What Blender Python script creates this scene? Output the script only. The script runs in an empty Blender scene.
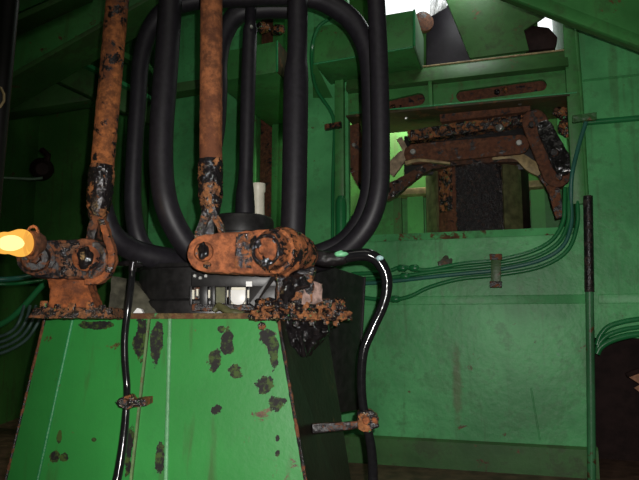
import bpy, bmesh, math, random
from mathutils import Vector, Matrix, noise
random.seed(7)
R = math.radians
S = bpy.context.scene
COL = S.collection
PI = math.pi

# ------------------------------------------------------------------ camera model
CAM = Vector((0, 0, 0.70)); PITCH = R(7.5); F = 620.0
def ray(px, py):
    x = (px - 319.5) / F; y = (240 - py) / F
    return Vector((x, math.cos(PITCH) - math.sin(PITCH) * y, math.sin(PITCH) + math.cos(PITCH) * y))
def V(px, py, Y):                       # point of the place seen at px,py standing at depth Y
    d = ray(px, py); return CAM + d * (Y / d.y)
def rad(r, px, py, Y):
    return r / F * (Y / ray(px, py).y)
WA = R(17)
WU = Vector((math.cos(WA), -math.sin(WA), 0)); WN = Vector((-math.sin(WA), -math.cos(WA), 0))
A0 = V(585, 240, 2.9); A0.z = 0
def W(px, py, off=0.0):                 # point on the right wall's plane, off metres in front of it
    d = ray(px, py); t = (off - (CAM - A0).dot(WN)) / d.dot(WN); return CAM + d * t
def WP(u, z, off=0.0):
    p = A0 + WU * u + WN * off; p.z = z; return p
def uu(px, py=240, off=0.0): return (W(px, py, off) - A0).dot(WU)
def zz(px, py, off=0.0): return W(px, py, off).z

# ------------------------------------------------------------------ materials
class NT:
    def __init__(s, name):
        s.m = bpy.data.materials.new(name); s.m.use_nodes = True
        s.t = s.m.node_tree; s.n = s.t.nodes; s.l = s.t.links
        s.b = s.n['Principled BSDF']; s.out = s.n['Material Output']
        s.pos = s.n.new('ShaderNodeNewGeometry').outputs['Position']
    def set(s, sock, v):
        if isinstance(v, bpy.types.NodeSocket): s.l.new(v, sock)
        elif isinstance(v, tuple) and len(v) == 3 and sock.type == 'RGBA': sock.default_value = (*v, 1)
        else: sock.default_value = v
    def noise(s, scale, detail=4, rough=.6, vec=None, dist=0.0):
        n = s.n.new('ShaderNodeTexNoise'); n.inputs['Scale'].default_value = scale
        n.inputs['Detail'].default_value = detail; n.inputs['Roughness'].default_value = rough
        n.inputs['Distortion'].default_value = dist
        s.l.new(vec if vec is not None else s.pos, n.inputs['Vector']); return n.outputs['Fac']
    def scaled(s, v):
        n = s.n.new('ShaderNodeVectorMath'); n.operation = 'MULTIPLY'; s.l.new(s.pos, n.inputs[0]); n.inputs[1].default_value = v
        return n.outputs[0]
    def ramp(s, fac, a, b):
        n = s.n.new('ShaderNodeMapRange'); n.inputs['From Min'].default_value = a; n.inputs['From Max'].default_value = b
        n.interpolation_type = 'SMOOTHSTEP'; s.l.new(fac, n.inputs['Value']); return n.outputs['Result']
    def math(s, op, a, b=0.0):
        n = s.n.new('ShaderNodeMath'); n.operation = op; s.set(n.inputs[0], a); s.set(n.inputs[1], b); return n.outputs[0]
    def mix(s, fac, a, b):
        n = s.n.new('ShaderNodeMix'); n.data_type = 'RGBA'
        s.set(n.inputs[0], fac); s.set(n.inputs[6], a); s.set(n.inputs[7], b); return n.outputs[2]
    def bump(s, h, strength=.3, dist=.004):
        n = s.n.new('ShaderNodeBump'); n.inputs['Strength'].default_value = strength; n.inputs['Distance'].default_value = dist
        s.l.new(h, n.inputs['Height']); s.l.new(n.outputs[0], s.b.inputs['Normal'])
    def dist_to(s, c, r):               # noise-free ellipsoid distance to c with radii r
        a = s.n.new('ShaderNodeVectorMath'); a.operation = 'SUBTRACT'; s.l.new(s.pos, a.inputs[0]); a.inputs[1].default_value = c
        d = s.n.new('ShaderNodeVectorMath'); d.operation = 'DIVIDE'; s.l.new(a.outputs[0], d.inputs[0]); d.inputs[1].default_value = r
        e = s.n.new('ShaderNodeVectorMath'); e.operation = 'LENGTH'; s.l.new(d.outputs[0], e.inputs[0]); return e.outputs['Value']

RUST = (.34, .105, .028); RUSTD = (.10, .030, .012)
def paint(name, col, rust=.0, rough=.38, var=.35, patches=None, bump=.25, bscale=45, grime=0.0, streak=0.0, spec=.32, scuff=0.0, stain=False):
    t = NT(name)
    n1 = t.noise(3.5, 5); n2 = t.noise(28, 5, .65)
    c = t.mix(t.ramp(n1, .3, .7), tuple(v * (1 - var) for v in col), tuple(min(1, v * (1 + var * .5)) for v in col))
    c = t.mix(t.math('MULTIPLY', t.ramp(n2, .45, .8), .35), c, tuple(v * .6 + .01 for v in col))
    rg = rough
    if streak:
        st = t.noise(1.0, 3, .6, t.scaled((22, 22, 1.3)))
        c = t.mix(t.math('MULTIPLY', t.ramp(st, .55, .75), streak), c, (.06, .045, .02))
    if grime:
        g = t.ramp(t.noise(7, 6, .7), .48, .62)
        c = t.mix(t.math('MULTIPLY', g, grime), c, (.035, .028, .018))
    if rust:
        m = t.ramp(t.noise(11, 7, .72, dist=.4), .66 - rust * .25, .70 - rust * .25)
        rc = t.mix(t.ramp(n2, .35, .65), (.06, .028, .012), (.14, .075, .03))
        c = t.mix(m, c, rc)
    if scuff:
        f = t.ramp(t.noise(1.0, 6, .78, t.scaled((30, 30, 17))), .64, .72)
        c = t.mix(t.math('MULTIPLY', f, scuff), c, (.17, .36, .22))
    if stain:
        d = t.math('ADD', t.dist_to(tuple(W(457, 385)), (.035, .15, .30)), t.math('MULTIPLY', t.noise(25, 5, .7), .9))
        c = t.mix(t.math('MULTIPLY', t.math('SUBTRACT', 1.0, t.ramp(d, .7, 1.3)), .55), c, (.12, .10, .045))
    h = t.noise(bscale, 4, .55)
    if patches:
        nz = t.noise(24, 6, .68)
        ms = None
        for (cc, r) in patches:
            d = t.dist_to(cc, r); ms = d if ms is None else t.math('MINIMUM', ms, d)
        k = t.math('ADD', ms, t.math('MULTIPLY', t.math('SUBTRACT', nz, .5), 2.2))
        m = t.math('SUBTRACT', 1.0, t.ramp(k, .86, .94))
        pc = t.mix(t.ramp(t.noise(38, 4, .7), .46, .60), (.014, .013, .012), (.050, .090, .016))
        c = t.mix(m, c, pc)
        rg = t.math('ADD', t.math('MULTIPLY', m, .25), rough)
        h = t.math('SUBTRACT', h, t.math('MULTIPLY', m, 1.2))
    t.set(t.b.inputs['Base Color'], c); t.set(t.b.inputs['Roughness'], rg); t.b.inputs['Specular IOR Level'].default_value = spec
    t.bump(h, bump, .004); return t.m
def rusty(name, black=.3, orange=RUST, gloss=.25, scale=26, flecks=0.0, bump=.7, green=0.0):
    t = NT(name)
    n1 = t.noise(scale * 2.2, 6, .7); n2 = t.noise(scale, 6, .7, dist=.3)
    c = t.mix(t.ramp(n1, .32, .68), tuple(v * .36 for v in orange), tuple(min(1, v * 1.25) for v in orange))
    c = t.mix(t.math('MULTIPLY', t.ramp(t.noise(scale * .5, 5, .7), .44, .62), .78), c, RUSTD)
    m = t.ramp(n2, .74 - black * .5, .78 - black * .5)
    c = t.mix(m, c, (.012, .010, .011))
    rg = t.math('SUBTRACT', .85, t.math('MULTIPLY', m, .85 - gloss))
    if flecks:
        f = t.ramp(t.noise(scale * 3.1, 5, .75), .80 - flecks * .3, .83 - flecks * .3)
        c = t.mix(f, c, (.34, .28, .16)); 
    if green:
        f = t.ramp(t.noise(scale * 1.7, 4, .6), .80 - green * .3, .82 - green * .3)
        c = t.mix(f, c, (.06, .28, .09))
    t.set(t.b.inputs['Base Color'], c); t.set(t.b.inputs['Roughness'], rg)
    t.bump(t.math('ADD', n2, t.math('MULTIPLY', n1, .5)), bump, .006); return t.m
def plain(name, col, rough=.5, metal=0.0, var=.25, scale=30, bump=.15, spec=.5):
    t = NT(name); n = t.noise(scale, 5, .65)
    c = t.mix(t.ramp(n, .3, .7), tuple(v * (1 - var) for v in col), tuple(min(1, v * (1 + var)) for v in col))
    t.set(t.b.inputs['Base Color'], c); t.b.inputs['Roughness'].default_value = rough; t.b.inputs['Metallic'].default_value = metal; t.b.inputs['Specular IOR Level'].default_value = spec
    t.bump(n, bump, .003); return t.m
def emit(name, col, strength, transp=0.0):
    t = NT(name); e = t.n.new('ShaderNodeEmission'); e.inputs[0].default_value = (*col, 1); e.inputs[1].default_value = strength
    o = e.outputs[0]
    if transp:
        tr = t.n.new('ShaderNodeBsdfTransparent'); mx = t.n.new('ShaderNodeMixShader'); mx.inputs[0].default_value = transp
        t.l.new(o, mx.inputs[1]); t.l.new(tr.outputs[0], mx.inputs[2]); o = mx.outputs[0]
    t.l.new(o, t.out.inputs['Surface']); return t.m

GREEN = (.098, .430, .150)
M = {}
YP = 1.75
def pr(px, py, rx, ry, Y=YP):
    p = V(px, py, Y); k = Y / F
    return (tuple(p), (rx * k * 1.25, .12, ry * k * 1.2))
ped_patches = [pr(*a) for a in [(141, 340, 6, 20), (158, 340, 5, 18), (134, 445, 4, 20), (216, 358, 7, 10), (228, 342, 6, 12), (238, 370, 6, 7),
    (220, 406, 6, 5), (266, 384, 9, 8), (278, 400, 7, 9), (268, 336, 7, 7), (275, 352, 5, 14), (280, 447, 2.5, 3.5), (279, 434, 2, 3), (57, 455, 4.5, 5),
    (66, 456, 4, 3.5), (60, 437, 2.5, 6), (97, 438, 2, 1.5), (90, 325, 16, 4), (222, 330, 4, 4), (165, 455, 4, 14)]]
M['ped'] = paint('pedestal_green', (.034, .265, .052), .10, .42, .14, ped_patches, .14, 60, streak=.45)
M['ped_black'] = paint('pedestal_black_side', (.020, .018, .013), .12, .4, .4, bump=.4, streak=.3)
M['wall'] = paint('wall_green', GREEN, .05, .42, .40, None, .55, 30, .32, .32, .28, scuff=.8, stain=True)
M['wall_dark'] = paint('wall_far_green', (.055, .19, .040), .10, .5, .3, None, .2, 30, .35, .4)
M['recess'] = paint('recess_green', (.09, .36, .09), .10, .5, .25, None, .2, 30, .15, .3)
M['beam'] = paint('beam_green', (.058, .25, .064), .14, .45, .35, None, .3, 40, .4, .3)
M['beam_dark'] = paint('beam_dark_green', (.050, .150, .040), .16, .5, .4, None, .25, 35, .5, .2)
M['beam_rust'] = paint('flange_brown', (.06, .05, .022), .45, .6, .4, None, .4, 35, .5)
M['pipe'] = paint('pipe_green', (.018, .18, .055), .04, .3, .3, None, .2, 60, .15)
M['pipe_blue'] = paint('pipe_bluegreen', (.03, .15, .11), .04, .35, .3, None, .2, 60, .2)
M['rod'] = rusty('rust_rod', .40, (.36, .120, .034), .35, 20)
M['rod_clean'] = rusty('rust_rod_even', -.2, (.29, .098, .034), .4, 20)
M['rod_black'] = rusty('black_flaked_paint', .64, (.30, .12, .04), .16, 24, .55)
M['rust'] = rusty('rust_orange', .38, (.33, .100, .030), .2, 22, .12)
M['boss'] = rusty('rust_boss', .50, (.36, .115, .035), .18, 30, .42, .9)
M['bracket'] = rusty('rust_bracket', .25, (.30, .085, .022), .2, 20)
M['yoke'] = rusty('yoke_brown', .45, (.085, .036, .018), .2, 22, .1)
M['nearblack'] = plain('near_black_paint', (.006, .005, .005), .45, 0, .3)
M['rust_clean'] = rusty('rust_orange_even', -.08, (.36, .112, .040), .3, 22, .12)
M['rust_dark'] = rusty('rust_dark', .56, (.19, .066, .025), .34, 26, .3)
M['rust_mess'] = rusty('rust_greasy', .56, (.30, .11, .035), .2, 34, .62, 1.0, .5)
M['rust_brown'] = rusty('rust_brown', .36, (.13, .048, .022), .35, 22)
M['tan'] = plain('tan_metal', (.30, .22, .10), .6, 0, .4)
M['olive'] = plain('olive_metal', (.085, .085, .035), .55, 0, .5, 18)
M['hose'] = plain('black_rubber', (.012, .0105, .014), .5, 0, .25, 60, .08, .38)
M['thinhose'] = plain('black_gloss_hose', (.010, .010, .011), .10, 0, .2, 80, .1)
M['grease'] = plain('black_grease', (.010, .0085, .009), .13, 0, .5, 45, .9)
M['black'] = plain('black_paint', (.016, .015, .015), .4, 0, .4, 30, .2)
M['bristle'] = rusty('black_greasy_rope', .70, (.08, .05, .035), .2, 70, .35, 1.0)
M['steel'] = plain('worn_steel', (.42, .42, .40), .35, .7, .3)
M['cream'] = plain('cream_paint', (.78, .74, .60), .4, 0, .1)
M['white'] = plain('white_paint', (.85, .85, .83), .4, 0, .05)
M['floor'] = plain('floor_brown', (.13, .075, .048), .55, 0, .5, 12, .4)
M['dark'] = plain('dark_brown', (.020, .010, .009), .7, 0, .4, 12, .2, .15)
M['purple'] = plain('dark_purple', (.030, .024, .034), .55, 0, .3, 10, .2)
M['weld'] = paint('weld_pale_green', (.16, .42, .20), .05, .4, .3, None, .6, 120)
M['weldgreen'] = paint('weld_green', (.03, .27, .085), .10, .4, .3, None, .6, 120)
M['skylit_end'] = paint('end_green_skylit', (.16, .28, .17), .05, .4, .3, None, .4, 60)  # end cap green made paler: skylight put into the colour
M['bulb'] = emit('bulb_glass', (1.0, .47, .075), 1.2, .3)
M['core'] = emit('bulb_glow', (1.0, .80, .36), 3.5)
M['cloth'] = plain('white_plastic_sheet', (.75, .75, .76), .5, 0, .2, 40, .6)

# ------------------------------------------------------------------ mesh building
ORG = {}
class MB:
    def __init__(s): s.v = []; s.f = []
    def add(s, vs, fs):
        o = len(s.v); s.v += [Vector(v) for v in vs]; s.f += [tuple(i + o for i in f) for f in fs]; return s
    def prism(s, pts, ext):
        n = len(pts); ext = Vector(ext)
        return s.add([Vector(p) for p in pts] + [Vector(p) + ext for p in pts],
              [tuple(range(n)), tuple(range(2 * n - 1, n - 1, -1))] + [(i, i + n, (i + 1) % n + n, (i + 1) % n) for i in range(n)])
    def hexa(s, a, b):                  # two quads
        return s.add(list(a) + list(b), [(0, 1, 2, 3), (7, 6, 5, 4)] + [(i, i + 4, (i + 1) % 4 + 4, (i + 1) % 4) for i in range(4)])
    def box(s, c, size, rot=None):
        c = Vector(c); hx, hy, hz = [k / 2 for k in size]; m = rot or Matrix.Identity(3)
        q = lambda z: [c + m @ Vector(p) for p in ((-hx, -hy, z), (hx, -hy, z), (hx, hy, z), (-hx, hy, z))]
        return s.hexa(q(-hz), q(hz))
    def tube(s, pts, rs, seg=16, caps=True):
        pts = [Vector(p) for p in pts]; n = len(pts)
        if not hasattr(rs, '__len__'): rs = [rs] * n
        up = None; rings = []
        for i, p in enumerate(pts):
            t = (pts[min(i + 1, n - 1)] - pts[max(i - 1, 0)]).normalized()
            if up is None:
                up = Vector((0, 0, 1)) if abs(t.z) < .9 else Vector((1, 0, 0))
            a = (up - t * up.dot(t)).normalized(); b = t.cross(a); up = a
            rings.append([p + (a * math.cos(k * 2 * PI / seg) + b * math.sin(k * 2 * PI / seg)) * rs[i] for k in range(seg)])
        fs = []
        for i in range(n - 1):
            for k in range(seg):
                k2 = (k + 1) % seg; fs.append((i * seg + k, i * seg + k2, (i + 1) * seg + k2, (i + 1) * seg + k))
        if caps: fs += [tuple(range(seg - 1, -1, -1)), tuple((n - 1) * seg + k for k in range(seg))]
        return s.add([v for r in rings for v in r], fs)
    def lathe(s, p0, p1, prof, seg=28):  # prof: (t along p0..p1 in 0..1, radius)
        p0 = Vector(p0); p1 = Vector(p1); t = (p1 - p0).normalized()
        a = t.orthogonal().normalized(); b = t.cross(a); vs = []; fs = []
        for (q, r) in prof:
            c = p0.lerp(p1, q); vs += [c + (a * math.cos(k * 2 * PI / seg) + b * math.sin(k * 2 * PI / seg)) * max(r, 1e-4) for k in range(seg)]
        for i in range(len(prof) - 1):
            for k in range(seg):
                k2 = (k + 1) % seg; fs.append((i * seg + k, i * seg + k2, (i + 1) * seg + k2, (i + 1) * seg + k))
        fs += [tuple(range(seg - 1, -1, -1)), tuple((len(prof) - 1) * seg + k for k in range(seg))]
        return s.add(vs, fs)
    def blob(s, c, r, sub=2, amp=.25):
        bm = bmesh.new(); bmesh.ops.create_icosphere(bm, subdivisions=sub, radius=1)
        c = Vector(c); r = Vector((r, r, r)) if not hasattr(r, '__len__') else Vector(r); sd = Vector((random.random() * 9, 0, 0))
        vs = [c + Vector((v.co.x * r.x, v.co.y * r.y, v.co.z * r.z)) * (1 + amp * noise.noise(v.co * 1.7 + sd)) for v in bm.verts]
        fs = [tuple(v.index for v in f.verts) for f in bm.faces]; bm.free(); return s.add(vs, fs)
    def build(s, name, mat, parent=None, bevel=0, angle=38, rough=0, cell=.012, freq=60):
        bm = bmesh.new(); vs = [bm.verts.new(v) for v in s.v]
        for f in s.f:
            try: bm.faces.new([vs[i] for i in f])
            except ValueError: pass
        bmesh.ops.recalc_face_normals(bm, faces=bm.faces)
        if bevel:
            es = [e for e in bm.edges if len(e.link_faces) == 2 and e.calc_face_angle(0) > R(40)]
            bmesh.ops.bevel(bm, geom=es, offset=bevel, segments=2, profile=.5, affect='EDGES', clamp_overlap=True)
        if rough:
            bmesh.ops.triangulate(bm, faces=bm.faces)
            for _ in range(5):
                es = [e for e in bm.edges if e.calc_length() > cell]
                if not es: break
                bmesh.ops.subdivide_edges(bm, edges=es, cuts=1); bmesh.ops.triangulate(bm, faces=[f for f in bm.faces if len(f.verts) > 3])
            bm.normal_update()
            mv = [(v, v.normal * (rough * (noise.noise(v.co * freq) + .5 * noise.noise(v.co * freq * 2.3)))) for v in bm.verts]
            for v, d in mv: v.co += d
        if parent is None:
            lo = Vector((min(v.co.x for v in bm.verts), min(v.co.y for v in bm.verts), min(v.co.z for v in bm.verts)))
            hi = Vector((max(v.co.x for v in bm.verts), max(v.co.y for v in bm.verts), max(v.co.z for v in bm.verts)))
            org = Vector(((lo.x + hi.x) / 2, (lo.y + hi.y) / 2, lo.z))
        else: org = ORG[parent]
        for v in bm.verts: v.co -= org
        me = bpy.data.meshes.new(name); bm.to_mesh(me); bm.free()
        me.polygons.foreach_set('use_smooth', [True] * len(me.polygons)); me.set_sharp_from_angle(angle=R(angle))
        me.materials.append(M[mat] if isinstance(mat, str) else mat)
        o = bpy.data.objects.new(name, me); COL.objects.link(o)
        if parent is None: o.location = org
        else: o.parent = parent
        ORG[o] = org; return o
def tag(o, label, cat, group=None):
    o['label'] = label; o['category'] = cat; o['kind'] = 'thing'
    if group: o['group'] = group
    return o
def thing(name, label, cat, loc, group=None):
    o = bpy.data.objects.new(name, None); COL.objects.link(o); o.location = loc; o.empty_display_size = .05
    ORG[o] = Vector(loc); return tag(o, label, cat, group)
def struct(o): o['kind'] = 'structure'; return o
def spline(pts, n=8):                   # Catmull-Rom through tuples of any length
    P = [tuple(p) for p in pts]; P = [tuple(2 * a - b for a, b in zip(P[0], P[1]))] + P + [tuple(2 * a - b for a, b in zip(P[-1], P[-2]))]; out = []
    for i in range(1, len(P) - 2):
        for k in range(n):
            t = k / n
            out.append(tuple(.5 * (2 * b + (c - a) * t + (2 * a - 5 * b + 4 * c - d) * t * t + (-a + 3 * b - 3 * c + d) * t ** 3)
                       for a, b, c, d in zip(P[i - 1], P[i], P[i + 1], P[i + 2])))
    out.append(P[-2]); return out
def hose_mb(pts, n=8, seg=20):          # pts (px, py, Y, r_px)
    q = spline(pts, n); return MB().tube([V(a, b, c) for a, b, c, r in q], [rad(r, a, b, c) for a, b, c, r in q], seg)
def wtube(pts, n=6, seg=10):            # pts (px, py, off, r_px) in front of the right wall
    q = spline(pts, n); P = [W(a, b, o) for a, b, o, r in q]
    return MB().tube(P, [rad(r, a, b, p.y) for (a, b, o, r), p in zip(q, P)], seg)
def stadium(c1, r1, c2, r2, n=14):
    a = math.atan2(c2[1] - c1[1], c2[0] - c1[0]); out = []
    for k in range(n + 1): t = a + PI / 2 + PI * k / n; out.append((c1[0] + r1 * math.cos(t), c1[1] + r1 * math.sin(t)))
    for k in range(n + 1): t = a - PI / 2 + PI * k / n; out.append((c2[0] + r2 * math.cos(t), c2[1] + r2 * math.sin(t)))
    return out
def ribbon(pts, hw, n=6):
    q = spline([(a, b, h) for (a, b), h in zip(pts, hw if hasattr(hw, '__len__') else [hw] * len(pts))], n) if len(pts) > 2 else [(*p, hw if not hasattr(hw, '__len__') else hw[i]) for i, p in enumerate(pts)]
    L, Rr = [], []
    for i, (x, y, h) in enumerate(q):
        a = q[max(i - 1, 0)]; b = q[min(i + 1, len(q) - 1)]; dx, dy = b[0] - a[0], b[1] - a[1]; l = math.hypot(dx, dy) or 1
        L.append((x - dy / l * h, y + dx / l * h)); Rr.append((x + dy / l * h, y - dx / l * h))
    return L + Rr[::-1]
def pp(poly, Y, thick): return MB().prism([V(x, y, Y) for x, y in poly], (0, thick, 0))
def wp(poly, off, thick): return MB().prism([W(x, y, off) for x, y in poly], -WN * thick)
def bolt(parent, p, d, r, mat='rust_dark', h=None, name='bolt', seg=6):
    d = Vector(d).normalized(); h = h or r * .9
    return MB().lathe(Vector(p) - d * .002, Vector(p) + d * h, [(0, r), (.75, r), (1, r * .8)], seg).build(name, mat, parent, angle=30)
def up_to(px, py, Y, px2, py2, z):      # continue the line (px2,py2)->(px,py) at depth Y up to height z
    a = V(px2, py2, Y); b = V(px, py, Y); t = (z - a.z) / (b.z - a.z); return a.lerp(b, t)
FRONT = Vector((0, -1, 0))
ZC = 3.2
def gridwall(us, zs, holes, f, thick):  # rectangles between breaks, leaving holes (u0,u1,z0,z1) out
    mb = MB()
    for i in range(len(us) - 1):
        for j in range(len(zs) - 1):
            uc, zc = (us[i] + us[i + 1]) / 2, (zs[j] + zs[j + 1]) / 2
            if any(a < uc < b and c < zc < d for a, b, c, d in holes): continue
            mb.prism([f(us[i], zs[j]), f(us[i + 1], zs[j]), f(us[i + 1], zs[j + 1]), f(us[i], zs[j + 1])], thick)
    return mb

# ================================================================== THE ROOM
RD = -.75                                # the back wall lies this far behind the right wall's face
zS = zz(480, 232); uOL, uOR = uu(349), uu(577); uDR = uu(594, 410); zD = zz(618, 338); uEnd = uu(820); uW0 = uu(298)
us = sorted([uW0, uOL, uOR, uDR, uu(715), uEnd]); zs = [0, zD, zS, ZC]
wr = gridwall(us, zs, [(uOL, uOR, zS, ZC), (uDR, uu(715), 0, zD)], WP, -WN * .04)
sill_b = WN * (RD + .02)
wr.prism([WP(uOL, zS - .03), WP(uOR, zS - .03), WP(uOR, zS - .001), WP(uOL, zS - .001)], sill_b)
wr.prism([WP(uOR, zS, -.01), WP(uOR + .03, zS, -.01), WP(uOR + .03, ZC, -.01), WP(uOR, ZC, -.01)], sill_b)
struct(wr.build('wall_right', 'wall'))
# added lining, its dark brown standing for the shade inside the lower right opening
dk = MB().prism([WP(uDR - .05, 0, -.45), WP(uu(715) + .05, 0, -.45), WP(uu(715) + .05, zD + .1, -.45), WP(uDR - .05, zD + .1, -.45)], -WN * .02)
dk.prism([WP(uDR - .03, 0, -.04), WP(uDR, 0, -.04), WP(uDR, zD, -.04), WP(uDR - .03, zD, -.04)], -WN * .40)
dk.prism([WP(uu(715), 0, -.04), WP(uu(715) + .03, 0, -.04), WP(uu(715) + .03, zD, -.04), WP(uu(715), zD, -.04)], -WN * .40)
struct(dk.build('wall_opening_shade', 'dark'))
# back wall
hA = (uu(380, 5, RD), uu(455, 5, RD), zz(415, 22, RD), ZC); hB = (uu(538, 30, RD), uu(573, 30, RD), zz(555, 53, RD), zz(555, 12, RD))
uB0 = uu(38, 150, RD); ub = sorted([uB0, hA[0], hA[1], hB[0], hB[1], uEnd]); zb = sorted([0, hA[2], hB[2], hB[3], ZC])
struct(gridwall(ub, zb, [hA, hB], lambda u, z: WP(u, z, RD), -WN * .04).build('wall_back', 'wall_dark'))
cL = WP(uB0, 0, RD)
lw = Vector((-1.75, -1.2, 0))
d_ = (cL - lw).normalized(); nL = Vector((-d_.y, d_.x, 0))
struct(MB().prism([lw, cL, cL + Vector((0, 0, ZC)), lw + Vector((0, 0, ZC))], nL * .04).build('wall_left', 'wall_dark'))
eR = WP(uEnd, 0, RD)
fr = Vector((eR.x, -1.2, 0))
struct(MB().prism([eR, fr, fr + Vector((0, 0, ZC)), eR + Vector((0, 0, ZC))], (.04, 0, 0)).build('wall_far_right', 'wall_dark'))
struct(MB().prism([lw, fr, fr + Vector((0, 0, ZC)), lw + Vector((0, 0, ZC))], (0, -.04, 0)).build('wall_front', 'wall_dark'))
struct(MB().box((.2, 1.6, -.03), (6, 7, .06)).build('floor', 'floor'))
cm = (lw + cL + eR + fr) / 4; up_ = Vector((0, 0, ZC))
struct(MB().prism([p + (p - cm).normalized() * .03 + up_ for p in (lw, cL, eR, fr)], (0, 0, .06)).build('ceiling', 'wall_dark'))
ua, uc = uu(151, 150, -.35), uu(246, 150, -.35)
struct(MB().prism([WP(ua, 0, -.35), WP(uc, 0, -.35), WP(uc, ZC, -.35), WP(ua, ZC, -.35)], -WN * .03).build('wall_bright_panel', 'wall'))  # panel added in lighter green to brighten this stretch of back wall
# skirting lip and seam bars on the right wall
zk0, zk1 = zz(480, 459), zz(480, 441)
mb = MB(); mb.prism([WP(uW0, 0, 0), WP(uW0, 0, .012), WP(uW0, zk1 - .012, .012), WP(uW0, zk1, .001)], WU * (uu(586) - uW0))
struct(mb.build('baseboard_right', 'beam_dark'))
zq = zz(480, 300)
mb = MB()
mb.prism([WP(uW0, zq - .022, 0), WP(uW0, zq - .020, .003), WP(uW0, zq + .020, .003), WP(uW0, zq + .022, 0)], WU * (uu(584) - uW0))
mb.prism([WP(uu(595), zq - .022, 0), WP(uu(595), zq - .020, .003), WP(uu(595), zq + .020, .003), WP(uu(595), zq + .022, 0)], WU * (uEnd - uu(595)))
struct(mb.build('trim_1', 'wall', bevel=.002))
zl = zz(480, 238); mb = MB()
mb.prism([WP(uOL, zS - .004, .0), WP(uOL, zl, .012), WP(uOL, zS + .003, .03), WP(uOL, zS + .003, -.05), WP(uOL, zS - .001, -.05)], WU * (uOR - uOL - .03))
struct(mb.build('trim_2', paint('sill_green', GREEN, .5, .45, .4, None, .3, 40, .5)))
zv = zz(610, 78); mb = MB().prism([WP(uu(592), zv - .006, 0), WP(uu(592), zv, .012), WP(uu(592), zv + .006, 0)], WU * (uEnd - uu(592)))
struct(mb.build('trim_3', 'wall'))

# ================================================================== WALL-MOUNTED STEELWORK
t = thing('box_beam', 'green box-shaped beam end with end cap coloured as if skylit, under the bright roof gap', 'beam', W(365, 60, 0))
def boxb(x0, x1, yt0, yt1, yb0, yb1, off0, off1, par, cap='skylit_end'):
    f = [W(x0, yb0, off0), W(x1, yb1, off0), W(x1, yt1, off0), W(x0, yt0, off0)]; k = -WN * (off0 - off1)
    MB().prism(f, k).build('box_body', 'beam', par, bevel=.004)
    e = [f[1], f[2], f[2] + k, f[1] + k]
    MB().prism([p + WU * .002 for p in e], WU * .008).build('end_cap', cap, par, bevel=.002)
    MB().tube([f[1] + WU * .006, f[2] + WU * .006], .006, 8).build('edge_weld', 'weldgreen', par)
boxb(314, 413, 27, 10, 63, 46, .30, -.02, t)
MB().tube([W(314, 64, .303), W(413, 47, .303)], .005, 8).build('edge_weld', 'weldgreen', t)
t = thing('box_beam', 'green box-shaped beam end seen between the two slim middle hoses', 'beam', W(250, 60, 0))
boxb(215, 276, 53, 41, 82, 72, .20, RD, t, 'beam_rust')
MB().blob(W(262, 28, .1), (.05, .04, .03)).blob(W(278, 30, .1), (.04, .04, .03)).build('grease_lump', 'rust_mess', t)

t = thing('slotted_beam', 'long green channel beam with two oval slots over the drum recess', 'beam', W(450, 95, .0))
def slot_poly(x0, y0, x1, y1, r): return stadium((x0, y0), r, (x1, y1), r, 8)
zt0, zt1, zt2 = zz(480, 61, 0), zz(480, 75, .06), zz(480, 101, .06)
u0, u1 = uu(349), uu(577)
# web as one plate with two slots cut
def plate_with_slots(name, par, outline, slots, off, thick, mat):
    bm = bmesh.new(); allp = [outline] + slots; es = []
    for pl in allp:
        vs = [bm.verts.new(W(x, y, off)) for x, y in pl]; es += [bm.edges.new((vs[i], vs[(i + 1) % len(vs)])) for i in range(len(vs))]
    bmesh.ops.triangle_fill(bm, use_beauty=True, use_dissolve=False, edges=es, normal=WN)
    g = bmesh.ops.extrude_face_region(bm, geom=bm.faces[:])
    bmesh.ops.translate(bm, vec=-WN * thick, verts=[e for e in g['geom'] if isinstance(e, bmesh.types.BMVert)])
    mb = MB(); bm.verts.index_update(); mb.add([v.co.copy() for v in bm.verts], [tuple(v.index for v in f.verts) for f in bm.faces]); bm.free()
    return mb.build(name, mat, par)
def Wpx(u, z, off):
    p = WP(u, z, off) - CAM; fw = Vector((0, math.cos(PITCH), math.sin(PITCH))); up = Vector((0, -math.sin(PITCH), math.cos(PITCH)))
    return (319.5 + F * p.x / p.dot(fw), 240 - F * p.dot(up) / p.dot(fw))
outl = [Wpx(u0, zt2, .0), Wpx(u1, zt2, .0), Wpx(u1, zt1, .0), Wpx(u0, zt1, .0)]
plate_with_slots('slotted_web', t, outl, [slot_poly(384, 107, 419, 99, 6.0), slot_poly(462, 96, 541, 85, 5.8)], .0, .02, 'beam')
MB().prism([WP(u0, zt1, 0), WP(u0, zt1, .06), WP(u0, zt0, .012), WP(u0, zt0, -.14), WP(u0, zt1, -.14)], WU * (u1 - u0)).build('top_flange', 'beam_dark', t, bevel=.003)
MB().prism([WP(u0, zt2 - .012, -.30), WP(u0, zt2 - .012, .05), WP(u0, zt2, .05), WP(u0, zt2, -.30)], WU * (u1 - u0)).build('bottom_flange', 'beam_rust', t, bevel=.003)
MB().prism([WP(uu(433), zt2, 0), WP(uu(433), zt2, .05), WP(uu(433), zt1, .055), WP(uu(433), zt1, 0)], WU * .02).build('stiffener', 'beam', t, bevel=.002)
MB().prism([WP(u0, zt2, -.10), WP(u1, zt2, -.10), WP(u1, zt1, -.10), WP(u0, zt1, -.10)], -WN * .02).build('slot_backing', 'rust_brown', t)  # plate added behind the slots to keep them dark
for a, b in ((393, 107), (401, 108), (497, 92), (505, 90)):
    MB().blob(W(a, b, -.075), .016).build('grease_lump', 'rust_mess', t)
for a, b in ((406, 118), (520, 103)):
    bolt(t, W(a, b, -.01), (0, -.3, -1), .010, 'steel', .008)
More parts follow.
